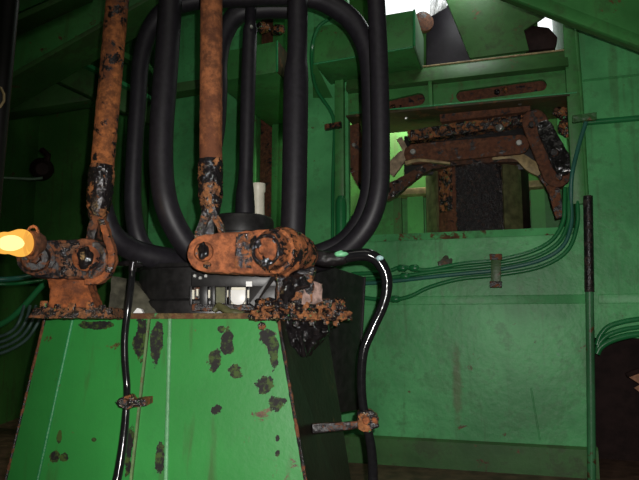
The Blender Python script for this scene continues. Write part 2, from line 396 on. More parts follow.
MB().tube([WP(u0, zt0, .014), WP(u1, zt0, .014)], .005, 8).build('edge_bead', 'tan', t)
MB().tube([W(350, 113, .055), W(577, 92.5, .055)], .004, 8).build('edge_bead', 'weldgreen', t)

# sloping plate and dark things above the beam
tag(MB().prism([W(470, 58, .0), W(529, 50, .0), W(524, 30, .0), W(541, 19, .0), W(600, -24, .0), W(436, -24, .0)], -WN * .02).build('sloping_plate', 'beam_dark', bevel=.003),
    'dark green sloping plate resting on top of the slotted beam', 'plate')
p = MB().prism([W(426, 70, -.32), W(474, 64, -.32), W(452, 2, -.32), W(426, 16, -.32)], -WN * .2)
tag(p.build('purple_block', 'purple', bevel=.01), 'dark purplish casing added between pale beam end and sloping plate', 'block')  # dark block added in place of the dark opening here
tag(pp(stadium((423, 20), 9, (425, 22), 9), 3.1, .03).build('round_flange', 'rust_brown', bevel=.004), 'small round brown flange behind the pale beam end cap', 'flange')
q = MB().prism([W(527, 51, -.03), W(555, 48, -.03), W(558, 37, -.03), W(549, 27, -.03), W(524, 24, -.03), W(521, 30, -.03)], -WN * .08)
tag(q.build('dark_block', 'dark', bevel=.008), 'dark many-sided block added on the beam against the small bright gap', 'box')  # dark block added in place of the dark hole here
# white sheet hanging in the bright gap
mb = MB(); n = 10; vs = []
for j in range(7):
    for i in range(n):
        x = 431 + 17 * i / (n - 1) - j * .3; y = -14 + 5.2 * j - 1.1 * i * (j / 6)
        vs.append(W(x, y, -.15 + .025 * math.sin(i * 1.7 + j * .4)))
fs = [(j * n + i, j * n + i + 1, (j + 1) * n + i + 1, (j + 1) * n + i) for j in range(6) for i in range(n - 1)]
mb.add(vs, fs); mb.add([v - WN * .004 for v in vs], [f[::-1] for f in fs])
tag(mb.build('plastic_sheet', 'cloth', angle=80), 'crumpled white sheet hanging at the bright roof gap', 'sheet')

# big diagonal beam, top right, nearer than the wall
t = thing('diagonal_beam', 'large bright green diagonal beam crossing the top right corner', 'beam', V(600, 20, 2.2))
MB().prism([V(528, -8, 2.15), V(720, 69, 2.15), V(720, -30, 2.15), V(480, -30, 2.15)], (0, .03, 0)).build('beam_face', 'beam', t, bevel=.003)
MB().prism([V(486, -12, 2.13), V(720, 76, 2.13), V(720, 66, 2.13), V(524, -11, 2.13), V(470, -32, 2.13), V(430, -32, 2.13)], (0, .02, 0)).build('lower_flange', 'beam', t, bevel=.003)
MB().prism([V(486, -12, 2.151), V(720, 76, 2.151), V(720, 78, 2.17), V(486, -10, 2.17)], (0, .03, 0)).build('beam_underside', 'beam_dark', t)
pa, pb = V(640, -28, 2.15), V(690, -28, 2.15)
MB().prism([pa, pb, Vector((pb.x, pb.y, ZC - .002)), Vector((pa.x, pa.y, ZC - .002))], (0, .03, 0)).build('hanger', 'beam', t)

# post at the right of the recess
t = thing('corner_post', 'tall narrow green post right of the drum recess, black sleeve at mid height', 'post', WP(uu(588), 0, .03))
MB().prism([WP(uu(574), zz(580, 205), 0), WP(uu(588), zz(580, 205), 0), WP(uu(588), ZC - .02, 0), WP(uu(574), ZC - .02, 0)], WN * .035).build('angle_iron', 'beam', t, bevel=.003)
MB().tube([WP(uu(588.5), zz(580, 215), .03), WP(uu(588.5), zz(586, 110), .03), WP(uu(587), zz(588, 10), .03)], .010, 10).build('conduit', 'beam', t)
MB().tube([W(588, 196, .045), W(589.5, 292, .045)], rad(4.6, 588, 240, 2.85), 16).build('black_sleeve', rusty('sleeve_dark', .6, (.05, .035, .028), .3, 24), t)
MB().tube([W(589.5, 290, .04), W(591, 400, .04), W(592, 520, .04)], rad(4.0, 588, 240, 2.85), 14).build('lower_pipe', paint('chipped_green', (.05, .20, .08), .35, .4, .5, None, .4, 40, .3), t)
for y in (120,):
    MB().prism([W(572, 124, .035), W(596, 121, .035), W(596, 114, .035), W(572, 117, .035)], WN * .03).build('strap', paint('strap_green', (.05, .16, .05), .5, .45, .5, None, .4, 60, .4), t, bevel=.002, rough=.003)
tag(MB().tube([WP(uu(590), zz(600, 123), .025), WP(uEnd, zz(600, 123), .025)], .014, 12).build('wall_pipe', 'pipe'), 'horizontal green pipe running right from the corner post strap', 'pipe')

# column left of the recess with fat pipe and cable
tag(MB().prism([WP(uu(337), zz(340, 248), .0), WP(uu(346), zz(340, 248), .0), WP(uu(346), ZC - .02, .0), WP(uu(337), ZC - .02, .0)], WN * .04).build('door_channel', 'beam', bevel=.004)
    , 'narrow upright green channel at the left edge of the drum recess', 'channel')
tag(wtube([(341, 196, .075, 3.0), (341, 203, .075, 5.5), (341, 225, .075, 5.5), (341, 243, .075, 5.5), (341, 250, .075, 4.5)], 4, 14).build('pipe_stub', 'pipe'),
    'short fat green pipe stub at the foot of the upright channel', 'pipe')
tag(wtube([(350, 228, .04, 2), (353, 218, .05, 2.3), (360, 210, .05, 2.3), (364, 204, .05, 2)], 4, 8).build('cable_end', plain('pale_blue_cable', (.16, .32, .34), .5)),
    'short pale blue cable end beside the fat green pipe stub', 'cable')
tag(wtube([(345, 4, .33, 1.8), (333, 16, .33, 1.8), (318, 28, .32, 1.8), (312, 50, .31, 1.8), (313, 75, .2, 1.8), (318, 92, .12, 1.8), (331, 112, .05, 1.8), (334.5, 130, .02, 1.8), (333, 180, .02, 1.8), (332.5, 246, .02, 1.8)], 8, 8).build('cable', 'pipe'),
    'thin green painted cable snaking down the column under the box beam', 'cable')
tag(MB().prism([W(326, 131, .02), W(342, 128, .05), W(342, 123, .05), W(326, 126, .02)], WN * .03).build('cable_clip', 'rust_dark', rough=.003), 'small rusty clip holding the thin green cable on the column', 'clip')
tag(MB().prism([W(313, 64, .29), W(330, 98, .0), W(313, 98, .0)], WU * .015).build('gusset', 'beam'), 'triangular green gusset plate under the left end of the box beam', 'plate')
# H column further left
t = thing('steel_column', 'upright green H-section column with a dark brown web between slim middle hoses', 'column', WP(uu(266, 150, RD), 0, RD + .1))
for a, b, o0, m in ((249, 259, RD + .16, 'beam'), (275, 287, RD + .16, 'beam'), (259, 276, RD + .08, 'rust_brown')):
    ua, uc = uu(a, 150, RD + .1), uu(b, 150, RD + .1)
    MB().prism([WP(ua, 0, RD), WP(uc, 0, RD), WP(uc, ZC - .02, RD), WP(ua, ZC - .02, RD)], WN * (o0 - RD)).build('flange' if m == 'beam' else 'web', m, t, bevel=.003)

# ------------------------------------------------------------------ the recess: ledge, drum, levers
mb = MB(); zle = zz(400, 190, -.5)
mb.prism([WP(uOL, zle - .03, -.50), WP(uOL, zle + .008, -.50), WP(uOL, zle + .008, RD + .01), WP(uOL, zle - .03, RD + .01)], WU * (uOR - uOL))
tag(mb.build('ledge_beam', 'tan', bevel=.003), 'tan rust-edged ledge running behind the drum across the recess', 'ledge')
tag(MB().prism([WP(uOL, zS, -.62), WP(uOR, zS, -.62), WP(uOR, zle - .03, -.62), WP(uOL, zle - .03, -.62)], -WN * .02).build('back_panel', 'beam'), 'green panel under the tan ledge at the back of the recess', 'panel')
mbp = [tag(MB().prism([WP(uu(a, 210, -.6), zS, -.61), WP(uu(b, 210, -.6), zS, -.61), WP(uu(b, 210, -.6), zle - .03, -.61), WP(uu(a, 210, -.6), zle - .03, -.61)], WN * .03).build('rib', m), l, 'rib')
       for a, b, m, l in ((394, 402, 'beam_dark', 'dark upright rib left of the drum under the tan ledge'), (408, 424, 'recess', 'pale green upright strip close to the left of the drum'),
                          (531, 545, 'recess', 'pale green upright strip close to the right of the drum'))]
t = thing('cable_drum', 'brown upright drum wound with black greasy rope inside the recess', 'drum', WP(uu(478, 231, -.3), zS, -.3))
pc = W(477.5, 200, -.38); rw = rad(48.5, 478, 200, pc.y); b0 = Vector((pc.x, pc.y, zS + .002)); zt_ = zz(478, 162, -.14); b1 = Vector((pc.x, pc.y, zt_))
shell = MB().lathe(b0, b1, [(0, rw * 1.02), (.04, rw * 1.02), (.045, rw), (.95, rw), (.955, rw * 1.03), (1, rw * 1.03)], 48).build('drum_shell', 'rust_brown', t, rough=.003, cell=.03)
va = math.atan2(pc.x - CAM.x, pc.y - CAM.y)
def sector(x0, x1, thick, z0, z1, n=16):   # curved plate on the drum between two places across its front
    a0_, a1_ = [math.asin(max(-1, min(1, (x - 477.5) / 48.5))) - va for x in (x0, x1)]
    arc = [a0_ + (a1_ - a0_) * i / n for i in range(n + 1)]
    ring = [Vector((pc.x + math.sin(q) * k, pc.y - math.cos(q) * k, z0)) for k, qs in ((rw * 1.002 + thick, arc), (rw * .98, arc[::-1])) for q in qs]
    return MB().prism(ring, (0, 0, z1 - z0))
hd = b1.z - b0.z; zA, zB = b0.z + hd * .05, b0.z + hd * .945
sector(459, 499, .010, zA, zB).build('greasy_rope', 'bristle', t, rough=.006, cell=.012, freq=150)
for a, b, m in ((429.6, 441, 'olive'), (500, 516, 'olive')): sector(a, b, .012, zA, zB).build('side_plate', m, t)
sector(516.5, 525, .006, zA, zB).build('edge_plate', 'dark', t)
sector(443, 455, .006, b0.z + hd * .35, zB).build('rust_scab', 'rust_mess', shell, rough=.006, cell=.015)
wp([(404, 136), (536, 116), (548, 168), (404, 176)], -.20, .03).build('dark_backing', 'black', t, bevel=.004)  # dark plate added behind the link to blacken the recess here
t = thing('link_bar', 'rusty horizontal link bar with a bolt at each end above the drum', 'link', W(465, 150, -.1))
wp(stadium((414, 154), 10, (520, 144), 9.5), -.06, .03).build('bar', 'rust_brown', t, bevel=.003, rough=.003, cell=.02)
for a, b in ((413, 152), (519, 143)): bolt(t, W(a, b, -.055), WN, .016, 'steel', .012, seg=10)
t = thing('brake_lever', 'rusty brown slanted lever at the right end of the link bar', 'lever', W(545, 150, -.05))
wp(stadium((535, 122), 13, (557, 172), 15), -.02, .04).build('lever_plate', 'rust_brown', t, bevel=.004, rough=.004, cell=.02)
wp(stadium((545, 128), 8, (563, 165), 10), .0, .02).build('grease_cover', 'grease', t, rough=.005, cell=.02)
for a, b, r in ((532, 125, .017), (554, 153, .02), (559, 178, .016)): bolt(t, W(a, b, .0), WN, r, 'rust_dark', .014, seg=12)
mb = wp(ribbon([(545, 172), (553, 188), (557, 205), (560, 218)], [8, 6, 5, 4]), -.04, .04)
mb.build('lever_tail', 'rust_dark', t, rough=.004, cell=.02)
t = thing('arched_yoke', 'brown arched yoke band curving over the top of the drum', 'yoke', W(450, 175, -.1))
wp(ribbon([(349, 143), (358, 172), (372, 190), (388, 191), (406, 180), (428, 167), (460, 161.5), (500, 159), (520, 159)], [7, 7, 9, 8, 5, 3.5, 3, 3, 3]), -.09, .05).build('band', 'yoke', t, rough=.004, cell=.02)
wp(ribbon([(492, 157), (515, 155), (530, 165), (541, 172)], [3, 4, 6, 5]), -.085, .03).build('bright_tongue', 'tan', t, bevel=.002)
wp(ribbon([(405, 163), (420, 160), (450, 163)], [2, 1.5, 1]), -.05, .03).build('bright_edge', 'tan', t, bevel=.002)
t = thing('brake_strut', 'rusty upright strut behind the right-hand pair of hoses', 'strut', W(352, 140, -.05))
wp(ribbon([(351, 125), (357, 152), (361, 182)], [8, 7, 4]), -.05, .04).build('strut_plate', 'rust_brown', t, rough=.003, cell=.02)
bolt(t, W(354, 145, -.045), WN, .011, 'steel', .01, seg=8)
t = thing('tension_strap', 'small tan slanted strap at the left end of the link bar', 'strap', W(400, 150, -.1))
wp(ribbon([(399, 138), (405, 150), (402, 156), (388, 172)], [3, 3, 5, 7]), -.075, .025).build('strap_plate', plain('pale_rust', (.26, .19, .12), .6, 0, .5, 25), t, rough=.002, cell=.02)
tag(wp(ribbon([(408, 136), (470, 126), (527, 116)], [5, 6, 7]), -.12, .08).build('cross_shaft', 'rust_mess', rough=.006, cell=.02), 'greasy dark horizontal shaft between the link bar and slotted beam', 'shaft')
tag(wp(ribbon([(440, 118), (490, 112), (530, 107)], [4, 4, 4]), -.05, .04).build('rusty_bar', 'rust_brown', rough=.003, cell=.02), 'short rusty bar fixed right under the slotted beam', 'bar')
tag(MB().blob(W(500, 128, -.08), .02, 3, .3).build('grease_nipple', 'steel'), 'small grey lump on the greasy shaft above the link bar', 'fitting')
t = thing('bolt_cluster', 'rusty lumpy casting with bolts in the top right corner of the recess', 'casting', W(562, 115, -.04))
MB().blob(W(563, 113, -.04), (.05, .03, .03), 3, .5).blob(W(566, 128, -.04), (.035, .03, .045), 3, .5).build('casting_body', 'rust_mess', t)
for a, b in ((556, 110), (570, 112)): bolt(t, W(a, b, .0), WN, .011, 'rust_brown', .012)

# ------------------------------------------------------------------ pipes along the wall
G = 'pipes along the right wall'
paths = [
 ('topmost of the green pipes running along the wall under the drum', 'pipe', [(352, 274, .03), (385, 272, .03), (402, 267, .03), (425, 270, .03), (460, 264, .03), (497, 260, .03), (530, 252, .03), (552, 240, .03), (563, 222, .03), (564.5, 204, .03), (565, 188, -.0)]),
 ('second green pipe from the top along the wall under the drum', 'pipe', [(352, 279, .03), (385, 278, .03), (404, 276, .03), (440, 271, .03), (497, 265, .03), (534, 257, .03), (558, 243, .03), (568, 223, .03), (569, 204, .03), (570, 188, -.0)]),
 ('third pipe from the top, bluish, along the wall and up the post', 'pipe_blue', [(352, 284, .03), (385, 282, .03), (440, 276, .03), (470, 273, .03), (497, 270, .03), (538, 261, .03), (562, 247, .03), (571, 225, .03), (571, 200, .03), (572, 175, .05), (579, 145, .055), (586, 122, .06)]),
 ('lowest green pipe, dipping away to the left below the others', 'pipe', [(352, 296, .03), (385, 300, .03), (408, 297, .03), (430, 287, .03), (460, 279, .03), (497, 275, .03), (540, 267, .03), (567, 251, .03), (577, 226, .03), (577.5, 205, .03), (577, 188, .0)])]
for i, (lab, m, pts) in enumerate(paths):
    t = thing('wall_pipe', lab, 'pipe', W(*pts[0][:2], .03), G)
    wtube([(a, b, o, 2.1) for a, b, o in pts], 7, 10).build('pipe_run', m, t)
    for k in {0: ((402, 268), (414, 268)), 1: ((405, 276),), 2: (), 3: ((395, 299),)}[i]:
        a = W(k[0] - 5, k[1], .03); b = W(k[0] + 5, k[1] + .3, .03)
        MB().lathe(a, b, [(0, .010), (.2, .018), (.8, .018), (1, .010)], 8).build('fitting', m, t)
t = thing('pipe_clamp', 'rusty clamp strapping the pipe bundle to the wall', 'clamp', W(496, 275, .02))
MB().prism([W(491, 287, .052), W(501, 286, .052), W(501, 256, .052), W(491, 257, .052)], WN * .006).build('strap', paint('clamp_green', (.06, .15, .04), .4, .4, .5, None, .4, 60, .3), t, bevel=.002)
for b in (258, 285):
    MB().prism([W(490, b + 3, 0), W(502, b + 3, 0), W(502, b - 3, 0), W(490, b - 3, 0)], WN * .062).build('lug', 'rust_dark', t, bevel=.002, rough=.002)
t = tag(MB().blob(W(448, 264, .0), (.045, .008, .035), 3, .6).build('weld_scar', paint('scar', (.07, .075, .05), .5, .4, .5, None, .6, 60, .4)), 'rough brownish weld scar on the wall left of the pipe clamp', 'weld scar')
tag(MB().tube([W(531, 388, .003), W(540, 440, .003)], .004, 8).build('weld_streak', 'wall'), 'thin raised slanting streak low on the green wall', 'weld scar')
# pipes over the dark opening at the lower right
for i, (dy, lab, r) in enumerate(((0, 'upper of the curved green pipes over the dark opening', 2.6), (8, 'middle curved green pipe over the dark opening', 2.4), (15, 'lowest curved green pipe over the dark opening', 3.2))):
    tag(wtube([(597, 345 + dy * .6, .03, r), (600, 336 + dy * .8, .03, r), (608, 327 + dy, .03, r), (622, 322 + dy, .03, r), (640, 319 + dy, .03, r), (690, 314 + dy, .03, r)], 7, 10).build('bent_pipe', 'pipe'), lab, 'pipe', 'bent pipes over the dark opening')
mb = MB().prism([W(627, 376, -.1), W(640, 384, -.1), W(655, 380, -.06), W(655, 362, -.06), W(640, 368, -.1)], -WN * .01)
mb.prism([W(634, 388, -.09), W(642, 394, -.09), W(642, 384, -.09)], -WN * .01)
t = tag(mb.build('torn_rag', plain('tan_rag', (.33, .16, .09), .8), rough=.002, cell=.02), 'pointed tan scrap poking into the dark opening at the right edge', 'rag')
tag(MB().tube([W(627, 375, -.1), W(655, 365, -.06)], .012, 8).tube([W(655, 365, -.06), Vector((*W(660, 365, -.06).xy, 0))], .012, 8).build('rag_stick', 'dark'), 'dark stick holding the tan scrap in the opening', 'stick')

# ================================================================== UPPER LEFT BEAMS
t = thing('roof_beam', 'wide green roof beam rising from the left edge to the top behind the left rod', 'beam', V(60, 40, 2.7))
MB().prism([V(-25, 96, 2.7), V(110, 19, 2.7), V(165, -12, 2.7), V(85, -14, 2.7), V(-25, 36, 2.7)], (0, .10, 0)).build('web_plate', 'beam', t, bevel=.004)
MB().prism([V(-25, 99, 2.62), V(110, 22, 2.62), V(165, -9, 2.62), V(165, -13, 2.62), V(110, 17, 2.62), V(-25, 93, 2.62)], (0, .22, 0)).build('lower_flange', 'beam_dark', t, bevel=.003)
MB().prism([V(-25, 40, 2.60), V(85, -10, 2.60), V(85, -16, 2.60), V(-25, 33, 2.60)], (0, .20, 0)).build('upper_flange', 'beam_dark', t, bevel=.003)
pa, pb = V(100, -14, 2.72), V(150, -14, 2.72)
MB().prism([pa, pb, Vector((pb.x, pb.y, ZC - .002)), Vector((pa.x, pa.y, ZC - .002))], (0, .03, 0)).build('hanger', 'beam', t)
tag(MB().prism([V(-25, 30, 2.75), V(75, -12, 2.75), V(-25, -15, 2.75)], (0, .05, 0)).build('roof_plate', 'beam'), 'green roof plate filling the top left corner above the wide beam', 'plate')
t = thing('cross_beam', 'green beam sloping down to the right behind the left rusty rod', 'beam', V(75, 75, 3.2))
MB().prism([V(26, 66, 3.2), V(150, 124, 3.25), V(150, 96, 3.25), V(54, 46, 3.2)], (0, .10, 0)).build('web_plate', 'beam_dark', t, bevel=.003)
MB().prism([V(54, 49, 3.12), V(150, 99, 3.17), V(150, 95, 3.17), V(54, 45, 3.12)], (0, .14, 0)).build('top_flange', 'weldgreen', t, bevel=.002)  # brighter green strip: lit upper edge put into the colour
tag(MB().prism([V(78, 35, 3.3), V(150, 70, 3.3), V(150, 64, 3.3), V(78, 30, 3.3)], (0, .1, 0)).build('angle_bar', 'beam'), 'narrow green bar parallel above the down-sloping beam at upper left', 'bar')
tag(MB().prism([V(-25, 118, 3.45), V(30, 109, 3.45), V(120, 95, 3.5), V(120, 85, 3.5), V(30, 60, 3.45), V(-25, 62, 3.45)], (0, .12, 0)).build('wall_plate', 'beam_dark', bevel=.003), 'broad dark green plate on the left wall under the sloping beams', 'plate')
tag(MB().prism([V(128, 100, 3.45), V(150, 96, 3.45), V(290, 74, 3.45), V(290, 66, 3.45), V(128, 90, 3.45)], (0, .1, 0)).build('stringer', 'beam_dark'), 'thin dark green stringer crossing behind the middle hoses', 'beam')
for a, b, lab in ((144, 151, 'left upright green strip behind the big hoses'), (120, 127, 'upright green strip just right of the left rusty rod')):
    ua, ub_ = uu(a, 150, RD + .02), uu(b, 150, RD + .02)
    tag(MB().prism([WP(ua, 0, RD), WP(ub_, 0, RD), WP(ub_, ZC - .01, RD), WP(ua, ZC - .01, RD)], WN * .05).build('wall_stiffener', 'beam', bevel=.003), lab, 'stiffener')

# left wall odds and ends
def ltube(pts, n=6, seg=10): return hose_mb(pts, n, seg)
tag(ltube([(-25, 177, 3.2, 1.4), (10, 178, 3.4, 1.4), (30, 179, 3.5, 1.4), (42, 178, 3.55, 1.4)]).build('wall_cable', plain('pale_cable', (.10, .16, .11), .5)), 'thin pale cable running along the left wall to a dark fixture', 'cable')
t = thing('wall_fixture', 'small dark round fixture on the left wall behind the rusty rod', 'fixture', V(42, 168, 3.6))
MB().lathe(V(42, 169, 3.55), V(42, 169, 3.75), [(0, .035), (.2, .06), (1, .07)], 18).build('fixture_body', 'dark', t)
MB().tube([V(45, 172, 3.6), V(48, 155, 3.6), V(42, 150, 3.62)], .018, 10).build('conduit', 'dark', t)
G = 'pipes at the left wall'
for pts, m, lab in (([(-120, 283, 2.55, 2.6), (-30, 280, 2.6, 2.6), (10, 279, 2.65, 2.6), (30, 276, 2.75, 2.6), (60, 272, 2.9, 2.6), (100, 268, 3.1, 2.6)], 'pipe_blue', 'bluish pipe passing level behind the left rusty crank'),
                    ([(-120, 280, 2.56, 1.8), (-30, 283, 2.62, 1.8), (10, 284, 2.67, 1.8), (40, 281, 2.8, 1.8), (100, 275, 3.1, 1.8)], 'pipe', 'thin green pipe just below the bluish pipe by the bulb'),
                    ([(-130, 350, 2.5, 3), (-20, 330, 2.5, 3), (5, 322, 2.5, 3), (22, 308, 2.5, 3), (40, 288, 2.5, 3), (52, 276, 2.5, 3)], 'pipe', 'green pipe climbing to the right below the light bulb')):
    tag(ltube(pts).build('wall_pipe', m), lab, 'pipe', G)
names = ['outermost', 'second', 'third', 'innermost']
for i in range(4):
    k = 30 - i * 6
    tag(ltube([(-150, 330 + k, 2.4, 1.6), (-20, 325 + k, 2.4, 1.6), (0, 325 + k * .95, 2.4, 1.6), (k * .6 + 6, 322 + k * .65, 2.4, 1.6), (k + 8, 318 + k * .15, 2.4, 1.6), (k + 12, 306, 2.45, 1.6)]).build('coiled_cable', plain('cable_grey%d' % i, (.045, .085, .075), .5)),
        '%s of the curved grey-green cables at the left edge below the bulb' % names[i], 'cable', 'curved cables at the left edge')
# near black post
t = thing('black_post', 'black near post slanting down the top left edge', 'post', V(-16, 300, 1.05))
MB().tube([up_to(9, 0, 1.05, -4, 140, ZC), V(9, 0, 1.05), V(-4, 140, 1.05), V(-14, 250, 1.05), Vector((-.66, 1.05, 0))], [rad(9.5, 9, 0, 1.05)] * 5, 24).build('post_tube', 'nearblack', t)
MB().tube([V(-3, 87, 1.03), V(1, 88, 1.02), V(4, 94, 1.02), V(4, 101, 1.02), V(0, 107, 1.02), V(-4, 108, 1.03)], .0022, 8).build('clip', 'tan', t)

# ================================================================== PEDESTAL
t = thing('pedestal', 'green tapered steel pedestal with peeling paint carrying the two rusty cranks', 'pedestal', (-.3, 2.1, 0))
TOP = [(45, 319, 1.835), (73, 319, 1.79), (150, 319, 1.745), (170, 319, 1.74), (278, 319, 1.72), (326, 319, 2.10)]
LOW = [(6, 480, 1.79), (38, 480, 1.74), (132, 480, 1.69), (166, 480, 1.685), (305, 480, 1.66), (351, 480, 2.04)]
tp = [V(*a) for a in TOP]; zt = tp[2].z
bt = []
for a, b in zip(tp, [V(*b) for b in LOW]):
    a.z = zt; k = (0 - a.z) / (b.z - a.z); bt.append(a.lerp(b, k))
tb = [tp[5] + Vector((-.05, .5, 0)), tp[0] + Vector((.05, .55, 0))]; bb = [bt[5] + Vector((-.02, .62, 0)), bt[0] + Vector((.02, .68, 0))]
tp2 = tp + tb; bt2 = bt + bb
mb = MB()
for i in (0, 1, 2, 3, 6, 7):            # green faces
    j = (i + 1) % 8; mb.add([tp2[i], tp2[j], bt2[j], bt2[i]], [(0, 1, 2, 3)])
mb.build('green_body', 'ped', t, angle=10)
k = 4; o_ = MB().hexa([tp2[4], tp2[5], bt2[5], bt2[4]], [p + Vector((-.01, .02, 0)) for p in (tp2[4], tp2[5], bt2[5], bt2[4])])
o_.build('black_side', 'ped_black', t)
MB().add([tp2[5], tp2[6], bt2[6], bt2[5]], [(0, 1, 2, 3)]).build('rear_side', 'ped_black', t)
cen = sum((p for p in tp2), Vector()) / 8
ex = [Vector(((p.x - cen.x) * 1.025 + cen.x, (p.y - cen.y) * 1.02 + cen.y, zt)) for p in tp2]
MB().prism(ex, (0, 0, .016)).build('top_plate', rusty('plate_rust', .22, (.15, .10, .035), .4, 30, .3, .8, .45), t, bevel=.002)
def wob(a, b, r, mat, nm, n=60):
    P = [a.lerp(b, i / n) for i in range(n + 1)]
    MB().tube(P, [r * (1 + .35 * noise.noise(p * 90)) for p in P], 8).build(nm, mat, t)
off = Vector((0, -.002, 0))
wob(tp[3] + off, bt[3] + off, .0055, 'weld', 'weld_seam'); wob(tp[1] + off, bt[1] + off, .0045, 'weldgreen', 'weld_seam')
wob(tp[4] + Vector((.001, -.002, 0)), bt[4] + Vector((.001, -.002, 0)), .005, 'rust_dark', 'corner_bead')
wob(tp[0] + off, bt[0] + off, .004, 'rust_dark', 'corner_bead')
e = MB().hexa([tp[2] + Vector((-.003, 0, 0)), tp[2] + Vector((.003, 0, 0)), bt[2] + Vector((.003, 0, 0)), bt[2] + Vector((-.003, 0, 0))],
              [p + Vector((0, -.014, 0)) for p in (tp[2] + Vector((-.003, 0, 0)), tp[2] + Vector((.003, 0, 0)), bt[2] + Vector((.003, 0, 0)), bt[2] + Vector((-.003, 0, 0)))])
e.build('edge_fin', paint('fin_green', (.16, .26, .10), .35, .5, .4, None, .4, 50, .4), t)
bolt(t, V(262, 326, 1.715), FRONT, .012, 'rust_mess', .01)

# greasy black gusset under the right crank's base
t = thing('greasy_gusset', 'black greasy V-shaped gusset hanging under the centre crank base at the pedestal corner', 'gusset', V(305, 350, 1.75))
MB().prism([V(284, 318, 1.735), V(330, 318, 1.80), V(326, 332, 1.79), V(302, 357, 1.75), V(290, 345, 1.735)], (0.02, .05, 0)).build('gusset_plate', 'grease', t, rough=.007, cell=.012, freq=70)
MB().tube([V(299, 330, 1.72), V(304, 356, 1.735)], .008, 8).build('ridge', 'grease', t, rough=.003)
# black box behind the pedestal's right corner
t = thing('motor_box', 'matt black box behind the right corner of the pedestal', 'box', V(340, 412, 2.2))
f4 = [V(318, 417, 2.12), V(358, 410, 2.32), V(365, 277, 2.32), V(318, 262, 2.12)]
MB().prism(f4, Vector((-.20, .22, 0))).build('box_body', 'black', t, bevel=.004)
MB().tube([f4[1], f4[2]], .004, 8).build('edge_weld', 'black', t)
t_leg = MB().tube([V(333, 400, 2.25), Vector((V(333, 400, 2.25).x, 2.25, 0))], .03, 10).build('support_leg', 'black', t)

# ================================================================== SWIVEL HOUSING ON THE PEDESTAL
YH = 2.12
t = thing('swivel_housing', 'black round swivel housing on the pedestal behind the centre crank', 'housing', (V(215, 312, YH).x, YH, zt))
cx = V(214, 290, YH).x
def hz(py, Y=2.0): return V(214, py, Y).z
r1 = rad(80, 214, 290, 2.0)
MB().lathe((cx, YH, zt + .016), (cx, YH, hz(266)), [(0, r1), (.25, r1), (.3, r1 * .96), (.9, r1 * .96), (.92, r1), (1, r1 * .97)], 56).build('drum_body', 'black', t)
cx2 = V(241, 220, YH).x; r2 = rad(33, 241, 220, YH)
MB().lathe((cx2, YH, hz(268)), (cx2, YH, V(241, 212, YH - .1).z), [(0, r2 * .97), (.66, r2 * .97), (.67, r2), (.90, r2), (.97, r2 * .95), (1, r2 * .82)], 40).build('top_cap', 'black', t, angle=25)
# front frame with openings: posts, rails and pale drum behind
Yf = 1.84
MB().prism([V(192, 311, Yf), V(292, 311, Yf), V(292, 304, Yf), V(192, 304, Yf)], (0, .06, 0)).build('lower_rail', 'rust_dark', t, bevel=.003, rough=.003)
MB().prism([V(191, 287, Yf), V(292, 287, Yf), V(292, 272, Yf), V(191, 272, Yf)], (0, .06, 0)).build('upper_rail', 'black', t, bevel=.004)
for a, b in ((189, 192), (199.5, 207.5), (210.5, 215), (225, 227), (228.6, 230.5), (245.5, 247), (249.5, 292)):
    MB().prism([V(a, 305, Yf), V(b, 305, Yf), V(b, 286, Yf), V(a, 286, Yf)], (0, .06, 0)).build('upright', 'black', t, bevel=.002)
MB().prism([V(230, 305, Yf + .02), V(246, 305, Yf + .02), V(246, 287, Yf + .02), V(230, 287, Yf + .02)], (0, .02, 0)).build('inner_drum', 'cream', t)
for a, b, c, d in ((192.2, 194.2, 290, 299), (196.4, 198.2, 289, 296), (208.2, 210.0, 290, 298), (227.2, 228.2, 290, 297), (247.3, 249.2, 290, 298)):
    MB().prism([V(a, d, Yf - .004), V(b, d, Yf - .004), V(b, c, Yf - .004), V(a, c, Yf - .004)], (0, .012, 0)).build('white_strip', 'cream', t)  # cream strips between the uprights
mb = pp([(230.6, 290), (245.4, 290), (245.4, 300), (242.5, 304), (238, 305), (233.5, 304), (230.6, 300)], Yf - .006, .02)
mb.build('white_panel', 'white', t, bevel=.001)  # white panel, rounded at the bottom
MB().prism([V(246, 286.5, Yf - .006), V(252, 286.5, Yf - .006), V(252, 281.5, Yf - .006), V(246, 281.5, Yf - .006)], (0, .01, 0)).build('white_plate', 'white', t)
MB().prism([V(215, 303, Yf + .02), V(225, 303, Yf + .02), V(225, 287, Yf + .02), V(215, 287, Yf + .02)], (0, .02, 0)).build('olive_panel', 'olive', t)
MB().prism([V(192, 305, Yf + .03), V(262, 305, Yf + .03), V(262, 286, Yf + .03), V(192, 286, Yf + .03)], (0, .02, 0)).build('inner_back', 'rust_dark', t)
for i in range(3):
    bolt(t, V(195 + i * 5.5, 276 + (i % 2) * 2, Yf), FRONT, .006, 'steel', .006)
tag(hose_mb([(214, 311, 1.81, 2.6), (219, 306, 1.81, 3.6), (228, 311, 1.79, 3.8), (244, 314, 1.78, 3)], 5, 10).build('grease_rag', 'olive', rough=.003), 'olive greasy lump lying at the foot of the black housing', 'rag')
# olive wedge plate left of housing
tag(MB().prism([V(108, 314, 1.86), V(160, 314, 1.90), V(134, 280, 1.98), V(112, 276, 1.95)], (0, .10, 0)).build('wedge_plate', plain('olive_grey', (.09, .085, .06), .5, 0, .6, 14, .5), rough=.004, cell=.03), 'olive grey sloping wedge plate between left crank and black housing', 'plate')
tag(MB().prism([V(133, 313, 1.83), V(143, 313, 1.83), V(141, 309, 1.83), V(137, 308, 1.83)], (0, .02, 0)).build('metal_chip', 'white'), 'small white chip on the pedestal plate beside the thin hose', 'chip')
